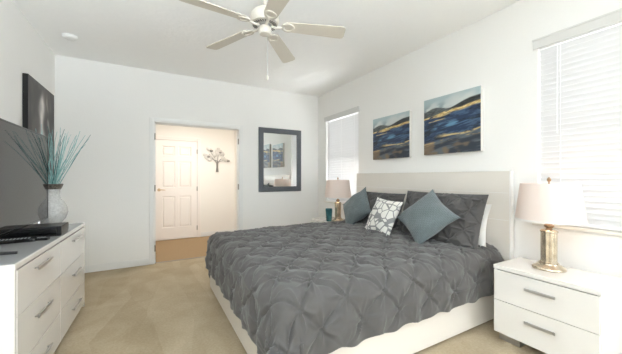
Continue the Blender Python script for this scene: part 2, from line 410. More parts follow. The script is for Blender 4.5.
def blinds(q, label):
    y0, y1, z0, z1 = q; xb = XR + .035
    r = thing('window_blinds', (xb, (y0 + y1) / 2, z0), label, 'blinds')
    n = int((z1 - z0 - .09) / .0415); pit = (z1 - z0 - .09) / n
    s = MB(); w = .0255; an = math.radians(-60)
    for i in range(n):
        zc = z0 + .035 + pit * (i + .5)
        sec = [(-w, -.0012), (0, .0008), (w, -.0012)]
        vs = []
        for yy in (y0 + .008, y1 - .008):
            for t in (1, -1):
                for (u, c) in (sec if t == 1 else sec[::-1]):
                    c2 = c + t * .0012
                    vs.append((xb + u * math.cos(an) - c2 * math.sin(an), yy, zc + u * math.sin(an) + c2 * math.cos(an)))
        s.add(vs, [(k, (k + 1) % 6, 6 + (k + 1) % 6, 6 + k) for k in range(6)] + [(0, 1, 2, 3, 4, 5), (11, 10, 9, 8, 7, 6)])
    s.build('slats', 'slat', r)
    MB().box(xb - .02, xb + .02, y0 + .006, y1 - .006, z1 - .045, z1 - .002, .002).build('headrail', 'winframe', r)
    MB().box(XR - .022, XR - .008, y0 - .025, y1 + .025, z1 - .045, z1 + .035, .004).box(XR - .028, XR - .02, y0 - .03, y1 + .03, z1 + .022, z1 + .037, .003)\
        .box(XR - .008, XR - .0005, y0 - .025, y0 - .018, z1 - .045, z1 + .035).box(XR - .008, XR - .0005, y1 + .018, y1 + .025, z1 - .045, z1 + .035).build('valance', 'valance', r)
    MB().box(xb - .024, xb + .024, y0 + .008, y1 - .008, z0 + .012, z0 + .03, .004).build('bottom_rail', 'winframe', r)
    for k in (.12, .5, .88):
        yy = y0 + (y1 - y0) * k
        MB().tube([(xb - .027, yy, z1 - .04), (xb - .027, yy, z0 + .02)], .0015, 5).build('ladder_cord', 'winframe', r)
    MB().tube([(xb - .034, y1 - .13, z1 - .05), (xb - .036, y1 - .13, z1 - .75)], .003, 8).build('tilt_wand', 'winframe', r)
blinds(W1, 'white horizontal slat blinds on the far window near the corner')
blinds(W2, 'white horizontal slat blinds on the near window behind the lamp')

# ------------------------------------------------------------------ pleated cloth function
PS = 0.29
def pleat(x, y, seed=0, ps=PS, amp=1.0):
    """height of pinch-pleated fabric; x,y numpy arrays; pinches at (i+j)/2, (i-j)/2 * ps"""
    wx = x + .012 * np.sin(9 * y + 1.3 + seed) + .008 * np.sin(17 * x + 2 * y); wy = y + .012 * np.sin(8 * x + seed) + .006 * np.sin(21 * y + x)
    p = (wx + wy) / ps; q = (wx - wy) / ps
    pi_, qi = np.round(p), np.round(q)
    dx = ((p - pi_) + (q - qi)) * ps / 2; dy = ((p - pi_) - (q - qi)) * ps / 2
    r = np.hypot(dx, dy) + 1e-6; th = np.arctan2(dy, dx)
    hsh = np.sin(pi_ * 12.9898 + qi * 78.233 + seed) * 43758.5453; hsh = hsh - np.floor(hsh)
    h2 = np.sin(pi_ * 39.3 + qi * 11.13 + seed * 2) * 9631.77; h2 = h2 - np.floor(h2)
    # distance to the pleat lines joining the pinches
    el = np.minimum(np.abs(p - pi_), np.abs(q - qi)) * ps / math.sqrt(2)
    puff = 0.011 * np.abs(np.sin(PI * p) * np.sin(PI * q)) ** .5 + 0.018 * (1 - np.exp(-(r / .055) ** 1.5))
    sp = (p - pi_) * ps / math.sqrt(2); sq = (q - qi) * ps / math.sqrt(2)
    fade = np.clip(1.25 - r / (ps * .6), .35, 1)
    def tuck(dd): return 0.009 * np.sign(dd) * np.exp(-np.abs(dd) / .014) - 0.011 * np.exp(-np.abs(dd) / .006)
    line = (tuck(sp) * np.clip(1.6 - np.abs(sp) / .03, 0, 1) + tuck(sq) * np.clip(1.6 - np.abs(sq) / .03, 0, 1)) * fade
    side = 0
    ph = hsh * 2 * PI
    def rays(n, f, wdt): return np.exp(-(r * np.abs(np.sin(n * th + f + .5 * np.sin(2 * th + f))) / n / wdt) ** 1.6)
    env = np.clip(r / .012, 0, 1) * np.exp(-(r / .095) ** 2)
    rad = env * (0.024 * rays(3.0, ph, .009) * (.6 + .8 * h2) + 0.012 * rays(2.5, ph * 1.7 + 1, .006) - .010)
    low = 0.006 * np.sin(7.3 * x + 1.1 * seed + 3 * np.sin(4.1 * y)) * np.sin(8.1 * y + 2 * np.sin(3.3 * x))
    return amp * (puff + line + side + rad + low)

def grid_mesh(name, P, m, parent=None, wrap=False):
    nu, nv = P.shape[:2]
    me = bpy.data.meshes.new(name)
    idx = np.arange(nu * nv).reshape(nu, nv)
    a, b_, c, d = idx[:-1, :-1], idx[1:, :-1], idx[1:, 1:], idx[:-1, 1:]
    F_ = np.stack([a, b_, c, d], -1).reshape(-1, 4)
    me.from_pydata(P.reshape(-1, 3).tolist(), [], F_.tolist()); me.update()
    me.polygons.foreach_set('use_smooth', [True] * len(me.polygons))
    me.materials.append(M[m] if isinstance(m, str) else m)
    o = bpy.data.objects.new(name, me); C.objects.link(o)
    if parent is not None: o.parent = parent
    return o
def normals(P):
    du = np.gradient(P, axis=0); dv = np.gradient(P, axis=1)
    n = np.cross(du, dv); return n / (np.linalg.norm(n, axis=-1, keepdims=True) + 1e-9)

# ------------------------------------------------------------------ bed
BX0, BX1, BY0, BY1 = 0.585, 2.70, 1.372, 3.345
bed = thing('platform_bed', ((BX0 + BX1) / 2, (BY0 + BY1) / 2, 0), 'large white lacquered platform bed with a tall flat headboard', 'bed')
hb = MB().box(2.715, 2.765, 1.315, 3.42, .02, 1.292, .004)
HB = hb.build('headboard', 'frame', bed)
gl = MB()
for z in (.86, 1.10): gl.box(2.7135, 2.7152, 1.325, 3.41, z - .0015, z + .0015)
gl.build('groove', 'gasket' if 0 else 'trim', HB)
MB().box(2.711, 2.766, 1.305, 1.316, .02, 1.292, .002).build('edge_strip', 'lacquer', HB)
MB().box(BX0 + .04, BX1 + .015, BY0, BY0 + .04, .02, .34, .003).build('side_rail', 'frame', bed)
MB().box(BX0 + .04, BX1 + .015, BY1 - .04, BY1, .02, .34, .003).build('side_rail', 'frame', bed)
MB().box(BX0, BX0 + .04, BY0, BY1, .02, .34, .003).build('foot_rail', 'frame', bed)
MB().box(BX0 + .04, BX1 + .01, BY0 + .04, BY1 - .04, .20, .24).build('slat_base', 'frame', bed)
for x in (BX0 + .07, BX1 - .05):
    for y in (BY0 + .07, BY1 - .07):
        MB().box(x - .03, x + .03, y - .03, y + .03, 0, .20, .002).build('leg', 'frame', bed)
mt = thing('mattress', ((BX0 + BX1) / 2, (BY0 + BY1) / 2, .242), 'white mattress on the bed, hidden under the grey comforter', 'mattress')
MB().box(BX0 + .05, BX1 + .005, BY0 + .05, BY1 - .05, .242, .565, .05).build('mattress_body', 'mattress', mt)

# comforter
ztop = .605
x0e, x1e = BX0 + .085, 2.665         # flat region edges
y0e, y1e = BY0 + .075, BY1 - .075
dropF, dropN = .42, .395
step = .0085
us = np.arange(x0e - dropF, x1e, step); vs_ = np.arange(y0e - dropN, y1e + dropN, step)
U, V = np.meshgrid(us, vs_, indexing='ij')
dx = np.clip(x0e - U, 0, None); dyn = np.clip(y0e - V, 0, None); dyf = np.clip(V - y1e, 0, None)
dy = dyn - dyf
# the hem dips and rises a little
d = np.hypot(dx, dy) + 1e-9
ddx, ddy = -dx / d, -dy / d
rad = .10
ang = np.clip(d / rad, 0, PI / 2)
over = np.clip(d - rad * PI / 2, 0, None)
corner = np.clip(np.minimum(dx, np.abs(dy)) / .2, 0, 1) * np.where(dyf > 0, -.25, 1)
flare = .10 + .35 * corner
outd = rad * np.sin(ang) + over * np.sin(flare) * (d > 0)
down = rad * (1 - np.cos(ang)) + over * np.cos(flare)
crown = .035 * np.clip(np.sin(np.clip((V - y0e) / (y1e - y0e), 0, 1) * PI), 0, 1) ** .5 * np.clip((U - x0e + .1) / .5, 0, 1) ** .6
PX = np.clip(U, x0e, None) + ddx * outd; PY = np.clip(V, y0e, y1e) + ddy * outd; PZ = ztop + crown - down
wav = np.clip(over / .2, 0, 1)
tangent = np.where(np.abs(dy) > dx, U, V)
PZ += .012 * wav * np.sin(tangent * 21.7 + .6)
P = np.stack([PX, PY, PZ], -1)
N_ = normals(P)
hgt = pleat(U - .68 + .0, V - 1.325, 3)
hem = np.minimum(np.minimum(U - us[0], V - vs_[0]), vs_[-1] - V); hgt = hgt * np.clip(hem / .09, .15, 1)
wv = wav * (.010 * np.sin(tangent * 21.7) + .008 * np.sin(tangent * 37 + 1))
P = P + N_ * (hgt + wv)[..., None]
P[..., 2] = np.maximum(P[..., 2], .03)
cf = grid_mesh('comforter', P, 'duvet')
md = cf.modifiers.new('thick', 'SOLIDIFY'); md.thickness = .012; md.offset = -1
tag(cf, 'grey pinch pleated comforter draped over the bed', 'comforter'); recentre(cf)

# ------------------------------------------------------------------ pillows
def pillow(name, w, hh, th, m, loc, yaw, lean, roll, label, cat, group=None, pl=0.0, seed=0, n=70, dent=0.0, flange=0.0, conc=0.07):
    nu = int(n * w / hh); nv = n
    u = np.linspace(-1, 1, nu); v = np.linspace(-1, 1, nv); Ug, Vg = np.meshgrid(u, v, indexing='ij')
    sides = []
    for sgn in (1, -1):
        body = np.clip(1 - np.abs(Ug) ** 2.4, 0, 1) ** .62 * np.clip(1 - np.abs(Vg) ** 2.4, 0, 1) ** .62
        t = th / 2 * body
        A = Ug * w / 2 * (1 - conc * (1 - Vg ** 2) * np.abs(Ug) ** 3); B = Vg * hh / 2 * (1 - conc * (1 - Ug ** 2) * np.abs(Vg) ** 3)
        edge = np.clip(body / .35, 0, 1)
        if pl: t = t + edge * (pleat(A, B, seed + sgn, .20, pl) - .012 * pl)
        wr = .004 * np.sin(A * 38 + 9 * B + seed) * np.sin(B * 25 + seed) + .005 * np.sin((A - B) * 22 + seed * 3)
        t = t + edge * wr
        if dent: t = t - dent * np.exp(-(Ug / .30) ** 2) * np.clip((Vg + .05), 0, 1) ** 1.2 * edge; B = B - dent * 1.8 * np.exp(-(Ug / .38) ** 2) * np.clip(Vg, 0, 1) ** 3
        t = np.maximum(t, 0.0015)
        sides.append(np.stack([-sgn * t, -A, B], -1))
    me = bpy.data.meshes.new(name); vs = []; fs = []
    for k, S in enumerate(sides):
        idx = np.arange(nu * nv).reshape(nu, nv) + k * nu * nv
        a, b_, c, d_ = idx[:-1, :-1], idx[1:, :-1], idx[1:, 1:], idx[:-1, 1:]
        Fq = np.stack([a, b_, c, d_] if k else [a, d_, c, b_], -1).reshape(-1, 4); fs += Fq.tolist(); vs += S.reshape(-1, 3).tolist()
    i0 = np.arange(nu * nv).reshape(nu, nv); rim = list(i0[:, 0]) + list(i0[-1, 1:]) + list(i0[-2::-1, -1]) + list(i0[0, -2:0:-1])
    K = nu * nv
    for i in range(len(rim)):
        a, b_ = int(rim[i]), int(rim[(i + 1) % len(rim)]); fs.append([a, b_, b_ + K, a + K])
    me.from_pydata(vs, [], fs); me.update(); me.polygons.foreach_set('use_smooth', [True] * len(me.polygons))
    bm = bmesh.new(); bm.from_mesh(me); bmesh.ops.recalc_face_normals(bm, faces=bm.faces); bm.to_mesh(me); bm.free()
    me.materials.append(M[m])
    o = bpy.data.objects.new(name, me); C.objects.link(o); o.location = loc
    o.rotation_euler = (roll, lean, yaw)
    return tag(o, label, cat, group)
pillow('pillow', .74, .40, .13, 'linen', (2.615, 1.80, .80), 0, .22, 0, 'plain white pillow mostly hidden behind the nearer grey sham', 'pillow', n=50)
pillow('pillow_sham', .86, .54, .19, 'sham', (2.46, 1.84, .835), .06, .38, 0, 'grey pleated pillow sham nearest the bedside lamp', 'pillow', 'grey pleated shams', pl=.85, seed=2, n=110, conc=.035)
pillow('pillow_sham', .80, .50, .17, 'sham', (2.47, 2.72, .815), -.03, .38, 0, 'grey pleated pillow sham behind the patterned cushion', 'pillow', 'grey pleated shams', pl=.85, seed=5, n=110, conc=.035)
pillow('throw_cushion', .45, .45, .19, 'teal', (2.24, 1.80, .865), .10, .62, .66, 'blue-grey textured cushion set on its point, nearer the camera', 'cushion', 'blue-grey cushions', seed=1, conc=.13)
pillow('throw_cushion', .44, .44, .19, 'teal', (2.32, 2.93, .84), .0, .48, .86, 'blue-grey cushion leaning at the far side of the bed', 'cushion', 'blue-grey cushions', seed=4, conc=.12)
pillow('throw_cushion', .40, .40, .12, 'lattice', (2.20, 2.32, .815), 0, .46, .07, 'small white cushion with a grey linked line pattern', 'cushion', seed=6)

# ------------------------------------------------------------------ nightstands
def nightstand(x0, x1, y0, y1, ztop, label):
    r = thing('nightstand', ((x0 + x1) / 2, (y0 + y1) / 2, 0), label, 'nightstand', 'white two drawer nightstands')
    b_ = MB().box(x0 + .012, x1, y0, y0 + .018, .065, ztop - .03).box(x0 + .012, x1, y1 - .018, y1, .065, ztop - .03)
    b_.box(x1 - .01, x1, y0 + .018, y1 - .018, .065, ztop - .03).box(x0 + .02, x1 - .01, y0 + .018, y1 - .018, .065, .083)
    b_.build('body', 'lacquer', r)
    MB().box(x0, x1, y0 - .002, y1 + .002, ztop - .03, ztop, .003).build('top_panel', 'lacquer', r)
    zm = .31
    for (a, c) in ((.065, zm - .002), (zm + .002, ztop - .036)):
        d = MB().box(x0 + .0, x0 + .02, y0 + .004, y1 - .002, a, c, .002).build('drawer', 'lacquer', r)
        zc = c - (.083 if c > .4 else .088)
        yc = (y0 + y1) / 2
        MB().box(x0 - .022, x0 - .014, yc - .088, yc + .088, zc - .009, zc + .009, .002).box(x0 - .016, x0 + .001, yc - .08, yc - .07, zc - .004, zc + .004).box(x0 - .016, x0 + .001, yc + .07, yc + .08, zc - .004, zc + .004).build('handle', 'chrome', d)
    for (a, c) in ((y1 - .16, y1 - .02), (y0 + .02, y0 + .16)):
        MB().box(x0 + .04, x1 - .04, a, c, 0, .064, .002).build('foot', 'chrome', r)
nightstand(2.30, 2.70, .625, 1.225, .572, 'white lacquered two drawer nightstand beside the bed, nearest the camera')
nightstand(2.30, 2.70, 3.455, 4.055, .572, 'white nightstand on the far side of the bed, mostly hidden')

# ------------------------------------------------------------------ lamps
def lamp(loc, label, rs=1.0):
    r = thing('table_lamp', loc, label, 'lamp', 'bedside table lamps')
    MB().lathe([(.0, 0), (.098, 0), (.10, .006), (.095, .016), (.080, .022), (.075, .030), (.062, .036), (.060, .044), (.0, .044)], 44).build('base', 'mercury', r, world=False)
    MB().lathe([(.0, .044), (.050, .044), (.050, .052), (.046, .056), (.046, .262), (.050, .266), (.050, .276), (.040, .284), (.0, .284)], 60, flute=10, fa=.05).build('column', 'mercury', r, world=False)
    MB().lathe([(.0, .284), (.022, .284), (.018, .296), (.030, .306), (.030, .318), (.014, .326), (.012, .38), (.0, .38)], 24).build('neck', 'brown', r, world=False)
    sh0, sh1, z0, z1 = .204, .172, .352, .620
    prof = [(sh0, z0), (sh1, z1), (sh1 - .003, z1), (sh0 - .003, z0)]
    S = MB().lathe(prof, 64, closed=True).build('lamp_shade', 'shade', r, world=False)
    MB().lathe([(sh0 + .001, z0 - .001), (sh0 + .0015, z0 + .010), (sh0 - .004, z0 + .010), (sh0 - .004, z0 - .001)], 64, closed=True).build('shade_trim', 'linen', S, world=False)
    hp = MB()
    for k in (0, 2 * PI / 3, 4 * PI / 3): hp.tube([(0, 0, z1 - .012), (sh1 * math.cos(k), sh1 * math.sin(k), z1 - .006)], .002, 5)
    hp.tube([(0, 0, .38), (.035, 0, .42), (.04, 0, .52), (.0, 0, z1 - .01)], .002, 5).tube([(0, 0, .38), (-.035, 0, .42), (-.04, 0, .52), (.0, 0, z1 - .01)], .002, 5)
    hp.build('harp', 'brass', r, world=False)
    MB().lathe([(0, z1 - .01), (.006, z1 - .008), (.005, z1 + .012), (.012, z1 + .02), (.013, z1 + .03), (.006, z1 + .044), (0, z1 + .048)], 20).build('finial', 'brown', r, world=False)
    MB().lathe([(0, .385), (.014, .39), (.016, .41), (.028, .445), (.026, .47), (.012, .49), (0, .493)], 20).build('bulb', 'linen', r, world=False)
    for z, e in ((.55, 0.6), (.40, 0.35)):
        l = bpy.data.lights.new('bulb_light', 'POINT'); l.energy = e; l.color = (1.0, .74, .52); l.shadow_soft_size = .045
        lo = bpy.data.objects.new('bulb_light', l); C.objects.link(lo); lo.parent = r; lo.location = (.065, 0, z) if 0 else (0, 0, z + .0)
    return r
lamp((2.535, .965, .573), 'table lamp with a white drum shade on the nearer nightstand')
lamp((2.50, 3.60, .573), 'table lamp on the far nightstand below the far window')
cup = MB().lathe([(0, 0), (.036, 0), (.042, .01), (.050, .15), (.052, .19), (.048, .19), (.045, .15), (.036, .02), (0, .02)], 32, c=(2.36, 3.60 + .035, .573))
cup = recentre(cup.build('glass_tumbler', 'tealglass')); tag(cup, 'teal glass tumbler beside the lamp on the far nightstand', 'glass')

# ------------------------------------------------------------------ dresser
dx0, dx1, dy0, dy1, dz = -.985, -.567, 1.99, 3.48, .80
dr = thing('dresser', ((dx0 + dx1) / 2, (dy0 + dy1) / 2, 0), 'long white lacquered six drawer dresser against the left wall', 'dresser')
cb = MB().box(dx0, dx1 - .003, dy0, dy0 + .022, .0, dz - .03).box(dx0, dx1 - .003, dy1 - .022, dy1, .0, dz - .03).box(dx0, dx0 + .01, dy0 + .022, dy1 - .022, .03, dz - .03)
cb.box(dx0 + .01, dx1 - .04, dy0 + .022, dy1 - .022, .03, .05).box(dx0 + .01, dx1 - .03, 2.71, 2.73, .05, dz - .03)
cb.build('body', 'lacquer', dr)
MB().box(dx0, dx1, dy0 - .003, dy1 + .003, dz - .03, dz, .004).build('top_panel', 'lacquer', dr)
MB().box(dx0 + .006, dx1 - .008, dy0 + .006, dy1 - .006, dz - .002, dz + .0015, .0005).build('top_sheet', 'greygloss', dr)['label'] = 'grey glossy inset top'  # thin glossy grey sheet over most of the white top
MB().box(dx1 - .05, dx1 - .035, dy0 + .022, dy1 - .022, 0, .03).build('plinth', 'black', dr)
rowsz = ((.035, .250), (.254, .520), (.524, .762))
ycols = ((dy0 + .024, 2.718), (2.722, dy1 - .024))
for (a, c) in ycols:
    for (z0, z1) in rowsz:
        d_ = MB().box(dx1 - .022, dx1 + .0, a, c, z0, z1, .002).build('drawer', 'lacquer', dr)
        zc = {.250: .147, .520: .430, .762: .712}[z1]; yc = (a + c) / 2 + (.05 if a > 2.5 else -.02)
        MB().box(dx1 + .016, dx1 + .024, yc - .12, yc + .12, zc - .009, zc + .009, .002).box(dx1, dx1 + .018, yc - .11, yc - .10, zc - .004, zc + .004).box(dx1, dx1 + .018, yc + .10, yc + .11, zc - .004, zc + .004).build('handle', 'chrome', d_)

dr.rotation_euler = (0, 0, -.030)
# television
XT = -.76
tv = thing('television', (XT - .03, 2.66, dz), 'large black flat television on the white dresser', 'television')
ty0, ty1, tz0, tz1 = 2.03, 3.24, .89, 1.583
MB().box(XT - .045, XT - .004, ty0, ty1, tz0, tz1, .004).box(XT - .075, XT - .045, ty0 + .2, ty1 - .2, tz0 + .05, tz1 - .25, .01).build('casing', 'black', tv)
MB().box(XT - .004, XT + .0005, ty0 + .010, ty1 - .010, tz0 + .016, tz1 - .010).build('screen', 'tvscreen', tv)
fr = MB()
fr.box(XT - .004, XT + .002, ty0, ty1, tz0, tz0 + .016, .001).box(XT - .004, XT + .002, ty0, ty1, tz1 - .010, tz1, .001).box(XT - .004, XT + .002, ty0, ty0 + .010, tz0 + .016, tz1 - .010, .001).box(XT - .004, XT + .002, ty1 - .010, ty1, tz0 + .016, tz1 - .010, .001)
fr.build('bezel', 'blackgloss', tv)
for yy in (2.25, 3.08):
    MB().tube([(XT - .02, yy, tz0 + .02), (XT - .02, yy, dz + .03), (XT + .02, yy, dz + .012), (XT + .10, yy, dz + .008)], [.012, .012, .010, .008], 8).tube([(XT - .02, yy, dz + .03), (XT - .06, yy, dz + .012), (XT - .14, yy, dz + .008)], [.012, .010, .008], 8).build('stand_foot', 'chrome' if yy > 3 else 'black', tv)
# cable box
bx = thing('cable_box', (-.76, 2.885, dz), 'black cable box on the dresser below the far end of the television', 'cable box')
MB().box(-.95, -.575, 2.775, 2.995, dz + .006, dz + .074, .004).build('casing', 'black', bx)
MB().box(-.93, -.60, 2.770, 2.776, dz + .015, dz + .062, .002).build('front_panel', 'blackgloss', bx)
MB().box(-.945, -.58, 2.78, 2.99, dz, dz + .006).build('foot', 'black', bx)
for k in range(3): MB().lathe([(0, 0), (.005, 0), (.005, .003), (0, .003)], 10, c=(-.74 + .035 * k, 2.86, dz + .0735)).build('button', 'remotegrey', bx)
# remote controls / gamepad-like remote
def remote(name, loc, rz, L, W_, Th, m, label, keys=True):
    r = thing(name, loc, label, 'remote control', 'remotes on the dresser')
    r.rotation_euler = (0, 0, rz)
    MB().box(-L / 2, L / 2, -W_ / 2, W_ / 2, 0, Th, min(Th, W_) * .35).build('casing', m, r, world=False)
    if keys:
        k_ = MB()
        for i in range(int(L / .018) - 1):
            for j in (-1, 0, 1): k_.box(-L / 2 + .016 + i * .018 - .004, -L / 2 + .016 + i * .018 + .004, j * W_ * .26 - .004, j * W_ * .26 + .004, Th - .001, Th + .002)
        k_.build('keys', 'key', r, world=False)
remote('remote_control', (-.785, 2.63, dz), .06, .215, .052, .026, 'blackgloss', 'thick black remote control in front of the cable box')
remote('remote_control', (-.70, 2.665, dz), -.18, .17, .044, .018, 'black', 'slimmer black remote control beside the thick one, nearer the dresser edge')
remote('remote_control', (-.845, 2.40, dz), 1.15, .16, .040, .016, 'remotegrey', 'grey remote control at the left edge of the photo', keys=False)
cb_ = MB().tube([(-.90, 3.10, dz + .10), (-.86, 2.98, dz + .088), (-.90, 2.80, dz + .082), (-.97, 2.72, dz + .03), (-.98, 2.60, dz + .006)], .003, 6).build('power_cable', 'remotegrey')
tag(cb_, 'thin grey cable lying over the cable box', 'cable'); recentre(cb_)

# vase and twigs
vx, vy = -.772, 3.395
vz = thing('glass_vase', (vx, vy, dz), 'clear crackle glass vase at the far end of the dresser', 'vase')
VS = 1.19
pr_ = [(0, 0), (.058, 0), (.062, .008), (.068, .02), (.100, .055), (.116, .10), (.112, .14), (.090, .18), (.064, .205), (.056, .235), (.060, .27), (.078, .305),
       (.074, .305), (.056, .27), (.052, .235), (.060, .205), (.085, .178), (.106, .14), (.110, .10), (.094, .055), (.062, .026), (0, .02)]
MB().lathe([(q_[0], q_[1] * VS) for q_ in pr_], 56, c=(vx, vy, dz)).build('vase_body', 'vase', vz)
MB().lathe([(a_, z_ * VS) for a_, z_ in [(.066, .278), (.079, .303), (.083, .314), (.079, .318), (.0735, .303), (.062, .28)]], 56, c=(vx, vy, dz), closed=True).build('rim', 'vaserim', vz)
G = 'teal twigs in the glass vase'
for i in range(46):
    sl = rnd.uniform(-.25, .36); dp = rnd.uniform(-.13, .13); spread = math.hypot(sl, dp)
    hgt_ = rnd.uniform(.50, .64) - spread * .3
    bx_, by_ = rnd.uniform(-.022, .022), rnd.uniform(-.022, .022)
    pts = []
    ex, ey = sl * .871 + dp * .491, -sl * .491 + dp * .871
    if vx + ex < -.99: ex = -.99 - vx
    cr_ = rnd.uniform(-.05, .05); cr2 = rnd.uniform(-.04, .04)
    for k in range(9):
        t = k / 8; z = .06 + (hgt_ + .30 - .06) * t
        if z < .34: q = 0.10 * (z / .34)
        else: q = .10 + .90 * ((z - .34) / (hgt_ - .04)) ** 1.08
        pts.append((vx + bx_ * (1 - q) + ex * q + cr_ * math.sin(3 * PI * t) * t * .35, vy + by_ * (1 - q) + ey * q + cr2 * math.sin(2.4 * PI * t) * t * .35, dz + z))
    o = MB().tube(pts, [.0030] * 5 + [.0027, .0024, .002, .0015], 5).build('dried_twig', rnd.choice(['twig', 'twig', 'twigpale', 'twigdark']))
    recentre(o); tag(o, 'thin teal twig standing in the clear glass vase', 'twig', G)

# ------------------------------------------------------------------ wall pictures
def grid_plane_col(name, nu, nv, fn, pos, m, parent):
    vs = []; cols = []
    for i in range(nu + 1):
        for j in range(nv + 1):
            u, v = i / nu, j / nv; vs.append(pos(u, v)); cols.append(fn(u, v))
    mb = MB(); mb.v = vs
    mb.f = [(i * (nv + 1) + j, (i + 1) * (nv + 1) + j, (i + 1) * (nv + 1) + j + 1, i * (nv + 1) + j + 1) for i in range(nu) for j in range(nv)]; mb.sm = [False] * len(mb.f)
    o = mb.build(name, m, parent)
    ca = o.data.color_attributes.new('Col', 'FLOAT_COLOR', 'POINT')
    for k, c in enumerate(cols): ca.data[k].color = (*lin(c), 1)
    return o
def mixc(a, b, t): t = max(0, min(1, t)); return tuple(a[i] * (1 - t) + b[i] * t for i in range(3))
def ss(a, b, x): t = max(0, min(1, (x - a) / (b - a))); return t * t * (3 - 2 * t)
def nz(x, y, s=0): return noise.noise((x, y, s))
def seascape(seed, tiltk, right):
    def fn(u, v):
        w_ = v - tiltk * (u - .5)
        n0 = nz(u * 2.0, w_ * 5, seed); n1 = nz(u * 3, w_ * 14, seed + 1); n2 = nz(u * 5, w_ * 40, seed + 5); n3 = nz(u * 16, w_ * 70, seed + 9); n4 = nz(u * 7, v * 9, seed + 3)
        s1 = .03 * n1 + .012 * n2
        c = mixc((198, 204, 202), (166, 184, 188), ss(.80, 1.0, v + .15 * n4))
        c = mixc(c, (136, 150, 156), .8 * ss(.05, .45, n4 + .5 * n2) * ss(.95, .8, v))
        hl = .765 + .055 * math.exp(-((u - .22) / .16) ** 2) + .012 * n4
        hr = .765 + .105 * ss(.45, .85, u) + .015 * n4
        c = mixc(c, mixc((92, 98, 98), (64, 70, 72), ss(-.3, .3, n3)), ss(hl + .012, hl - .012, v))
        c = mixc(c, mixc((58, 62, 62), (36, 40, 42), ss(-.3, .3, n3)), ss(hr + .012, hr - .012, v) * ss(.42, .55, u))
        wv = w_ + s1
        sea = mixc((38, 56, 86), (70, 96, 124), ss(-.25, .35, n2 + .6 * n3))
        sea = mixc(sea, (28, 36, 50), ss(.05, .4, n1 + .6 * n3))
        sea = mixc(sea, (100, 146, 178), math.exp(-((w_ - .49) / .055) ** 2) * ss(.08, .3, u) * ss(.95, .7, u) * ss(-.25, .3, n2 + n1))
        low = mixc((98, 106, 112), (46, 54, 66), ss(-.25, .25, n1 + .5 * n2))
        low = mixc(low, (134, 112, 88), .8 * ss(.0, .5, n4 + (.5 - u) + .3 * n2))
        sea = mixc(sea, low, ss(.30, .22, wv))
        c = mixc(c, sea, ss(.715, .705, wv))
        g1 = math.exp(-((wv - .70) / (.022 + .012 * u)) ** 4) * ss(-.55, -.1, n3 * .6 + n2 + u * .5)
        c = mixc(c, mixc((196, 164, 104), (236, 210, 150), ss(-.2, .3, n3)), g1)
        g2 = math.exp(-((wv - .625) / .012) ** 2) * ss(.05, .25, n2 + n3 * .5) * ss(.6, .3, u)
        g3 = math.exp(-((wv - .315 - .03 * math.sin(u * 6)) / .016) ** 2) * ss(.15, .45, u) * ss(-.4, .1, n3 + n2 + .2)
        g4 = math.exp(-((wv - .24) / .02) ** 2) * ss(.0, .3, n2 + .3 * n3) * .7
        c = mixc(c, (222, 192, 132), g2 + g3 + g4)
        return c
    return fn
VC = vcol_mat('painted_canvas', .45)
def picture(y0, y1, z0, z1, seed, tk, label):
    r = thing('canvas_painting', (XR - .02, (y0 + y1) / 2, z0), label, 'painting', 'abstract seascape canvases')
    xf = XR - .042
    MB().box(xf + .001, XR - .001, y0, y1, z0, z1, .001).build('canvas_edge', 'canvasedge', r)
    grid_plane_col('painted_face', 110, 110, seascape(seed, tk, 0), lambda u, v: (xf, y1 - (y1 - y0) * u, z0 + (z1 - z0) * v), VC, r)
picture(2.43, 3.08, 1.482, 2.045, 1.7, .10, 'blue and gold abstract seascape canvas nearer the far window')
picture(1.575, 2.22, 1.49, 2.11, 1.7, .12, 'blue and gold abstract seascape canvas nearer the bedside lamp')

def bwfig(u, v):
    n1 = nz(u * 3, v * 3, 2.2); n2 = nz(u * 9, v * 6, 4.1); n3 = nz(u * 20, v * 14, 8)
    c = mixc((84, 80, 78), (58, 55, 54), ss(-.3, .3, n1 + .5 * n2))
    cx = .50 + .05 * math.sin(v * 7) + .04 * n1
    wd = .065 + .05 * math.sin(v * 9 + 1) ** 2 + (.10 * ss(.35, .0, v))
    c = mixc(c, (224, 220, 216), math.exp(-((u - cx) / wd) ** 2) * (.95 + .6 * n2) * ss(.97, .8, v))
    c = mixc(c, (190, 186, 182), .8 * math.exp(-((u - .28 - .3 * v + .2 * n1) / .06) ** 2) * ss(.0, .25, n2 + .25) * ss(.9, .6, v))
    c = mixc(c, (176, 172, 168), .7 * math.exp(-((u - .95 + .35 * v) / .05) ** 2) * ss(.0, .3, n2 + .15))
    return c
r = thing('canvas_print', (XL + .02, 4.03, 1.2), 'black and white figure canvas print above the television', 'painting')
MB().box(XL + .001, XL + .040, 3.62, 4.45, 1.20, 2.205, .001).build('canvas_edge', 'darkedge', r)
grid_plane_col('printed_face', 90, 110, bwfig, lambda u, v: (XL + .041, 3.62 + .83 * u, 1.20 + 1.005 * v), vcol_mat('printed_canvas', .5), r)

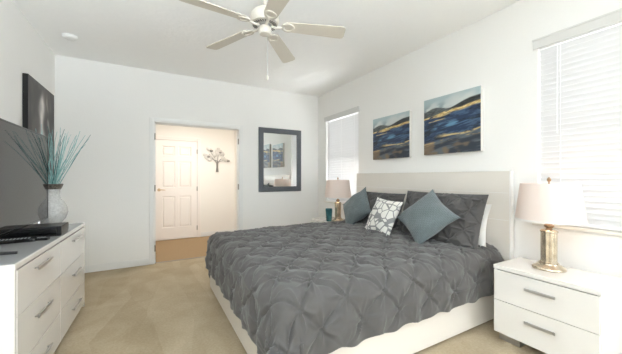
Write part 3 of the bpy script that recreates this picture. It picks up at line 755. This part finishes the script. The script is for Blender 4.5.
# mirror
r = thing('wall_mirror', (2.005, YB - .02, .985), 'rectangular wall mirror with a wide slate blue frame', 'mirror')
mx0, mx1, mz0, mz1, fw = 1.604, 2.405, .985, 2.085, .088
f_ = MB()
def mitre(m, yA, yB, i0, i1):
    o = [(mx0, mz0), (mx1, mz0), (mx1, mz1), (mx0, mz1)]
    def R_(i, y): return [(px + (i if px == mx0 else -i), y, pz + (i if pz == mz0 else -i)) for px, pz in o]
    rings = [R_(0, YB - .001), R_(0, yA), R_(i0, yA - .004), R_(i1 - .01, yA - .004), R_(i1, yB), R_(i1, YB - .001)]
    vs = sum(rings, []); fs = []
    for k in range(5):
        for i in range(4): fs.append((k * 4 + i, k * 4 + (i + 1) % 4, (k + 1) * 4 + (i + 1) % 4, (k + 1) * 4 + i))
    m.add(vs, fs)
mitre(f_, YB - .026, YB - .014, .006, fw)
f_.build('mirror_frame', 'mirrorframe', r)
MB().box(mx0 + fw, mx1 - fw, YB - .012, YB - .002, mz0 + fw, mz1 - fw).build('mirror_glass', 'mirror', r)

# metal tree wall art in the hall
ta = thing('tree_wall_art', (1.248, HALLY - .01, 1.35), 'metal tree sculpture with round pearly leaves on the hall wall', 'wall art')
ay = HALLY - .02
tr_ = MB()
for dx_, tx in ((-.012, -.16), (0, 0.02), (.012, .15)):
    tr_.tube([(1.248 + dx_ * 1.6, ay, 1.345), (1.248 + dx_ * .8, ay - .004, 1.45), (1.248 + dx_, ay, 1.54), (1.248 + tx * .5, ay, 1.62), (1.248 + tx, ay, 1.72)], [.011, .010, .009, .006, .004], 6)
tr_.tube([(1.25, ay, 1.56), (1.36, ay, 1.59), (1.44, ay, 1.60)], [.007, .005, .003], 6).tube([(1.245, ay, 1.58), (1.12, ay, 1.63), (1.05, ay, 1.66)], [.007, .005, .003], 6).tube([(1.2, ay, 1.64), (1.12, ay, 1.76), (1.08, ay, 1.82)], [.005, .004, .003], 6)
tr_.build('trunk', 'artmetal', ta)
for (lx, lz, rr, ml) in ((1.06, 1.66, .075, 'artpearl'), (1.00, 1.70, .045, 'artpearl'), (1.10, 1.60, .045, 'artpearl'), (1.07, 1.665, .03, 'artmetal'), (1.08, 1.83, .05, 'artpearl'), (1.13, 1.79, .035, 'artmetal'),
                      (1.28, 1.78, .075, 'artpearl'), (1.34, 1.74, .06, 'artpearl'), (1.25, 1.74, .05, 'artpearl'), (1.31, 1.76, .028, 'artmetal'), (1.27, 1.84, .035, 'artpearl'), (1.37, 1.64, .05, 'artpearl'), (1.43, 1.60, .055, 'artpearl'), (1.48, 1.585, .035, 'artmetal'), (1.20, 1.69, .04, 'artpearl')):
    q = MB().lathe([(0, 0), (rr, .004), (rr * .97, .008), (0, .014)], 24); q.v = [(lx + x, ay - z - (.008 if ml == 'artmetal' else 0), lz + y * .7) for x, y, z in q.v]
    q.build('leaf', ml, ta)

# smoke detector
sd = MB().lathe([(0, 0), (.066, 0), (.068, -.012), (.060, -.026), (.040, -.034), (.038, -.030), (.022, -.036), (0, -.038)], 40, c=(-.75, 3.96, H)).build('smoke_detector', 'smoke')
tag(sd, 'round white smoke detector on the ceiling near the left wall', 'smoke detector')

# ------------------------------------------------------------------ ceiling fan
FX, FY, FZ = .80, 2.17, 2.45
fan = thing('ceiling_fan', (FX, FY, H), 'white five blade ceiling fan with a pull chain', 'ceiling fan')
MB().lathe([(0, H), (.070, H), (.070, H - .012), (.052, H - .045), (.02, H - .06), (0, H - .06)], 32, c=(FX, FY, 0)).build('canopy', 'fan', fan)
MB().tube([(FX, FY, H - .05), (FX, FY, FZ + .125)], .014, 16).build('downrod', 'fan', fan)
mo = MB().lathe([(0, FZ + .135), (.045, FZ + .13), (.085, FZ + .112), (.108, FZ + .085), (.112, FZ + .06), (.112, FZ + .035), (.100, FZ + .012), (.062, FZ + .004), (0, FZ + .004)], 48, c=(FX, FY, 0)).build('motor_housing', 'fan', fan)
vm = MB()
for k in range(30):
    a = 2 * PI * k / 30; T_ = Matrix.Translation((FX, FY, FZ + .0135)) @ Matrix.Rotation(a, 4, 'Z') @ Matrix.Rotation(.13, 4, 'Y')
    vm.box(.068, .098, -.0032, .0032, -.0065, -.003, 0, T_)
vm.build('vents', 'fandark', mo)
MB().lathe([(0, FZ + .004), (.055, FZ + .004), (.058, FZ - .008), (.05, FZ - .016), (0, FZ - .016)], 32, c=(FX, FY, 0)).build('flywheel', 'chrome', fan)
MB().lathe([(0, FZ - .016), (.046, FZ - .016), (.052, FZ - .03), (.052, FZ - .055), (.042, FZ - .072), (.015, FZ - .08), (0, FZ - .08)], 36, c=(FX, FY, 0)).build('switch_cap', 'fan', fan)
ph = -.435
Rb = .645
for k in range(5):
    a = ph + k * math.radians(72)
    T_ = Matrix.Translation((FX, FY, FZ)) @ Matrix.Rotation(a, 4, 'Z') @ Matrix.Rotation(math.radians(3.5), 4, 'Y')
    # blade outline, tapered with rounded tip, pitched
    Tp = T_ @ Matrix.Rotation(math.radians(-12), 4, 'X')
    o_ = []
    x0_, x1_ = .175, Rb; w0, w1 = .052, .068
    for t in range(7): an = PI / 2 + PI * t / 6; o_.append((x0_ + .02 * math.cos(an), w0 * math.sin(an)))
    o_ += [(x1_ - .03, -w1), (x1_ - .008, -w1 + .008), (x1_, -w1 + .03), (x1_, w1 - .03), (x1_ - .008, w1 - .008), (x1_ - .03, w1)]
    bl = MB().prism(o_, .002, .008, Tp).build('blade', 'fanblade', fan)
    ir = MB()
    n = 28; vs = []
    for i in range(n):
        an = 2 * PI * i / n
        for (rr, zz) in ((.047, -.007), (.047, .0015), (.031, .0015), (.031, -.007)):
            vs.append(Tp @ Vector((.185 + rr * 1.15 * math.cos(an), rr * math.sin(an), zz)))
    ir.add(vs, [(i * 4 + j, i * 4 + (j + 1) % 4, ((i + 1) % n) * 4 + (j + 1) % 4, ((i + 1) % n) * 4 + j) for i in range(n) for j in range(4)], True)
    ir.tube([T_ @ Vector((.05, 0, -.004)), T_ @ Vector((.09, 0, -.012)), T_ @ Vector((.135, 0, -.004))], [.012, .010, .009], 8)
    ir.build('blade_bracket', 'fan', fan)
ch = MB().tube([(FX + .018, FY - .01, FZ - .07), (FX + .018, FY - .01, FZ - .40)], .0018, 5).build('pull_chain', 'chrome', fan)
MB().lathe([(0, FZ - .40), (.005, FZ - .395), (.007, FZ - .37), (.003, FZ - .358), (0, FZ - .357)], 12, c=(FX + .018, FY - .01, -.04)).build('pull_knob', 'fan', ch)
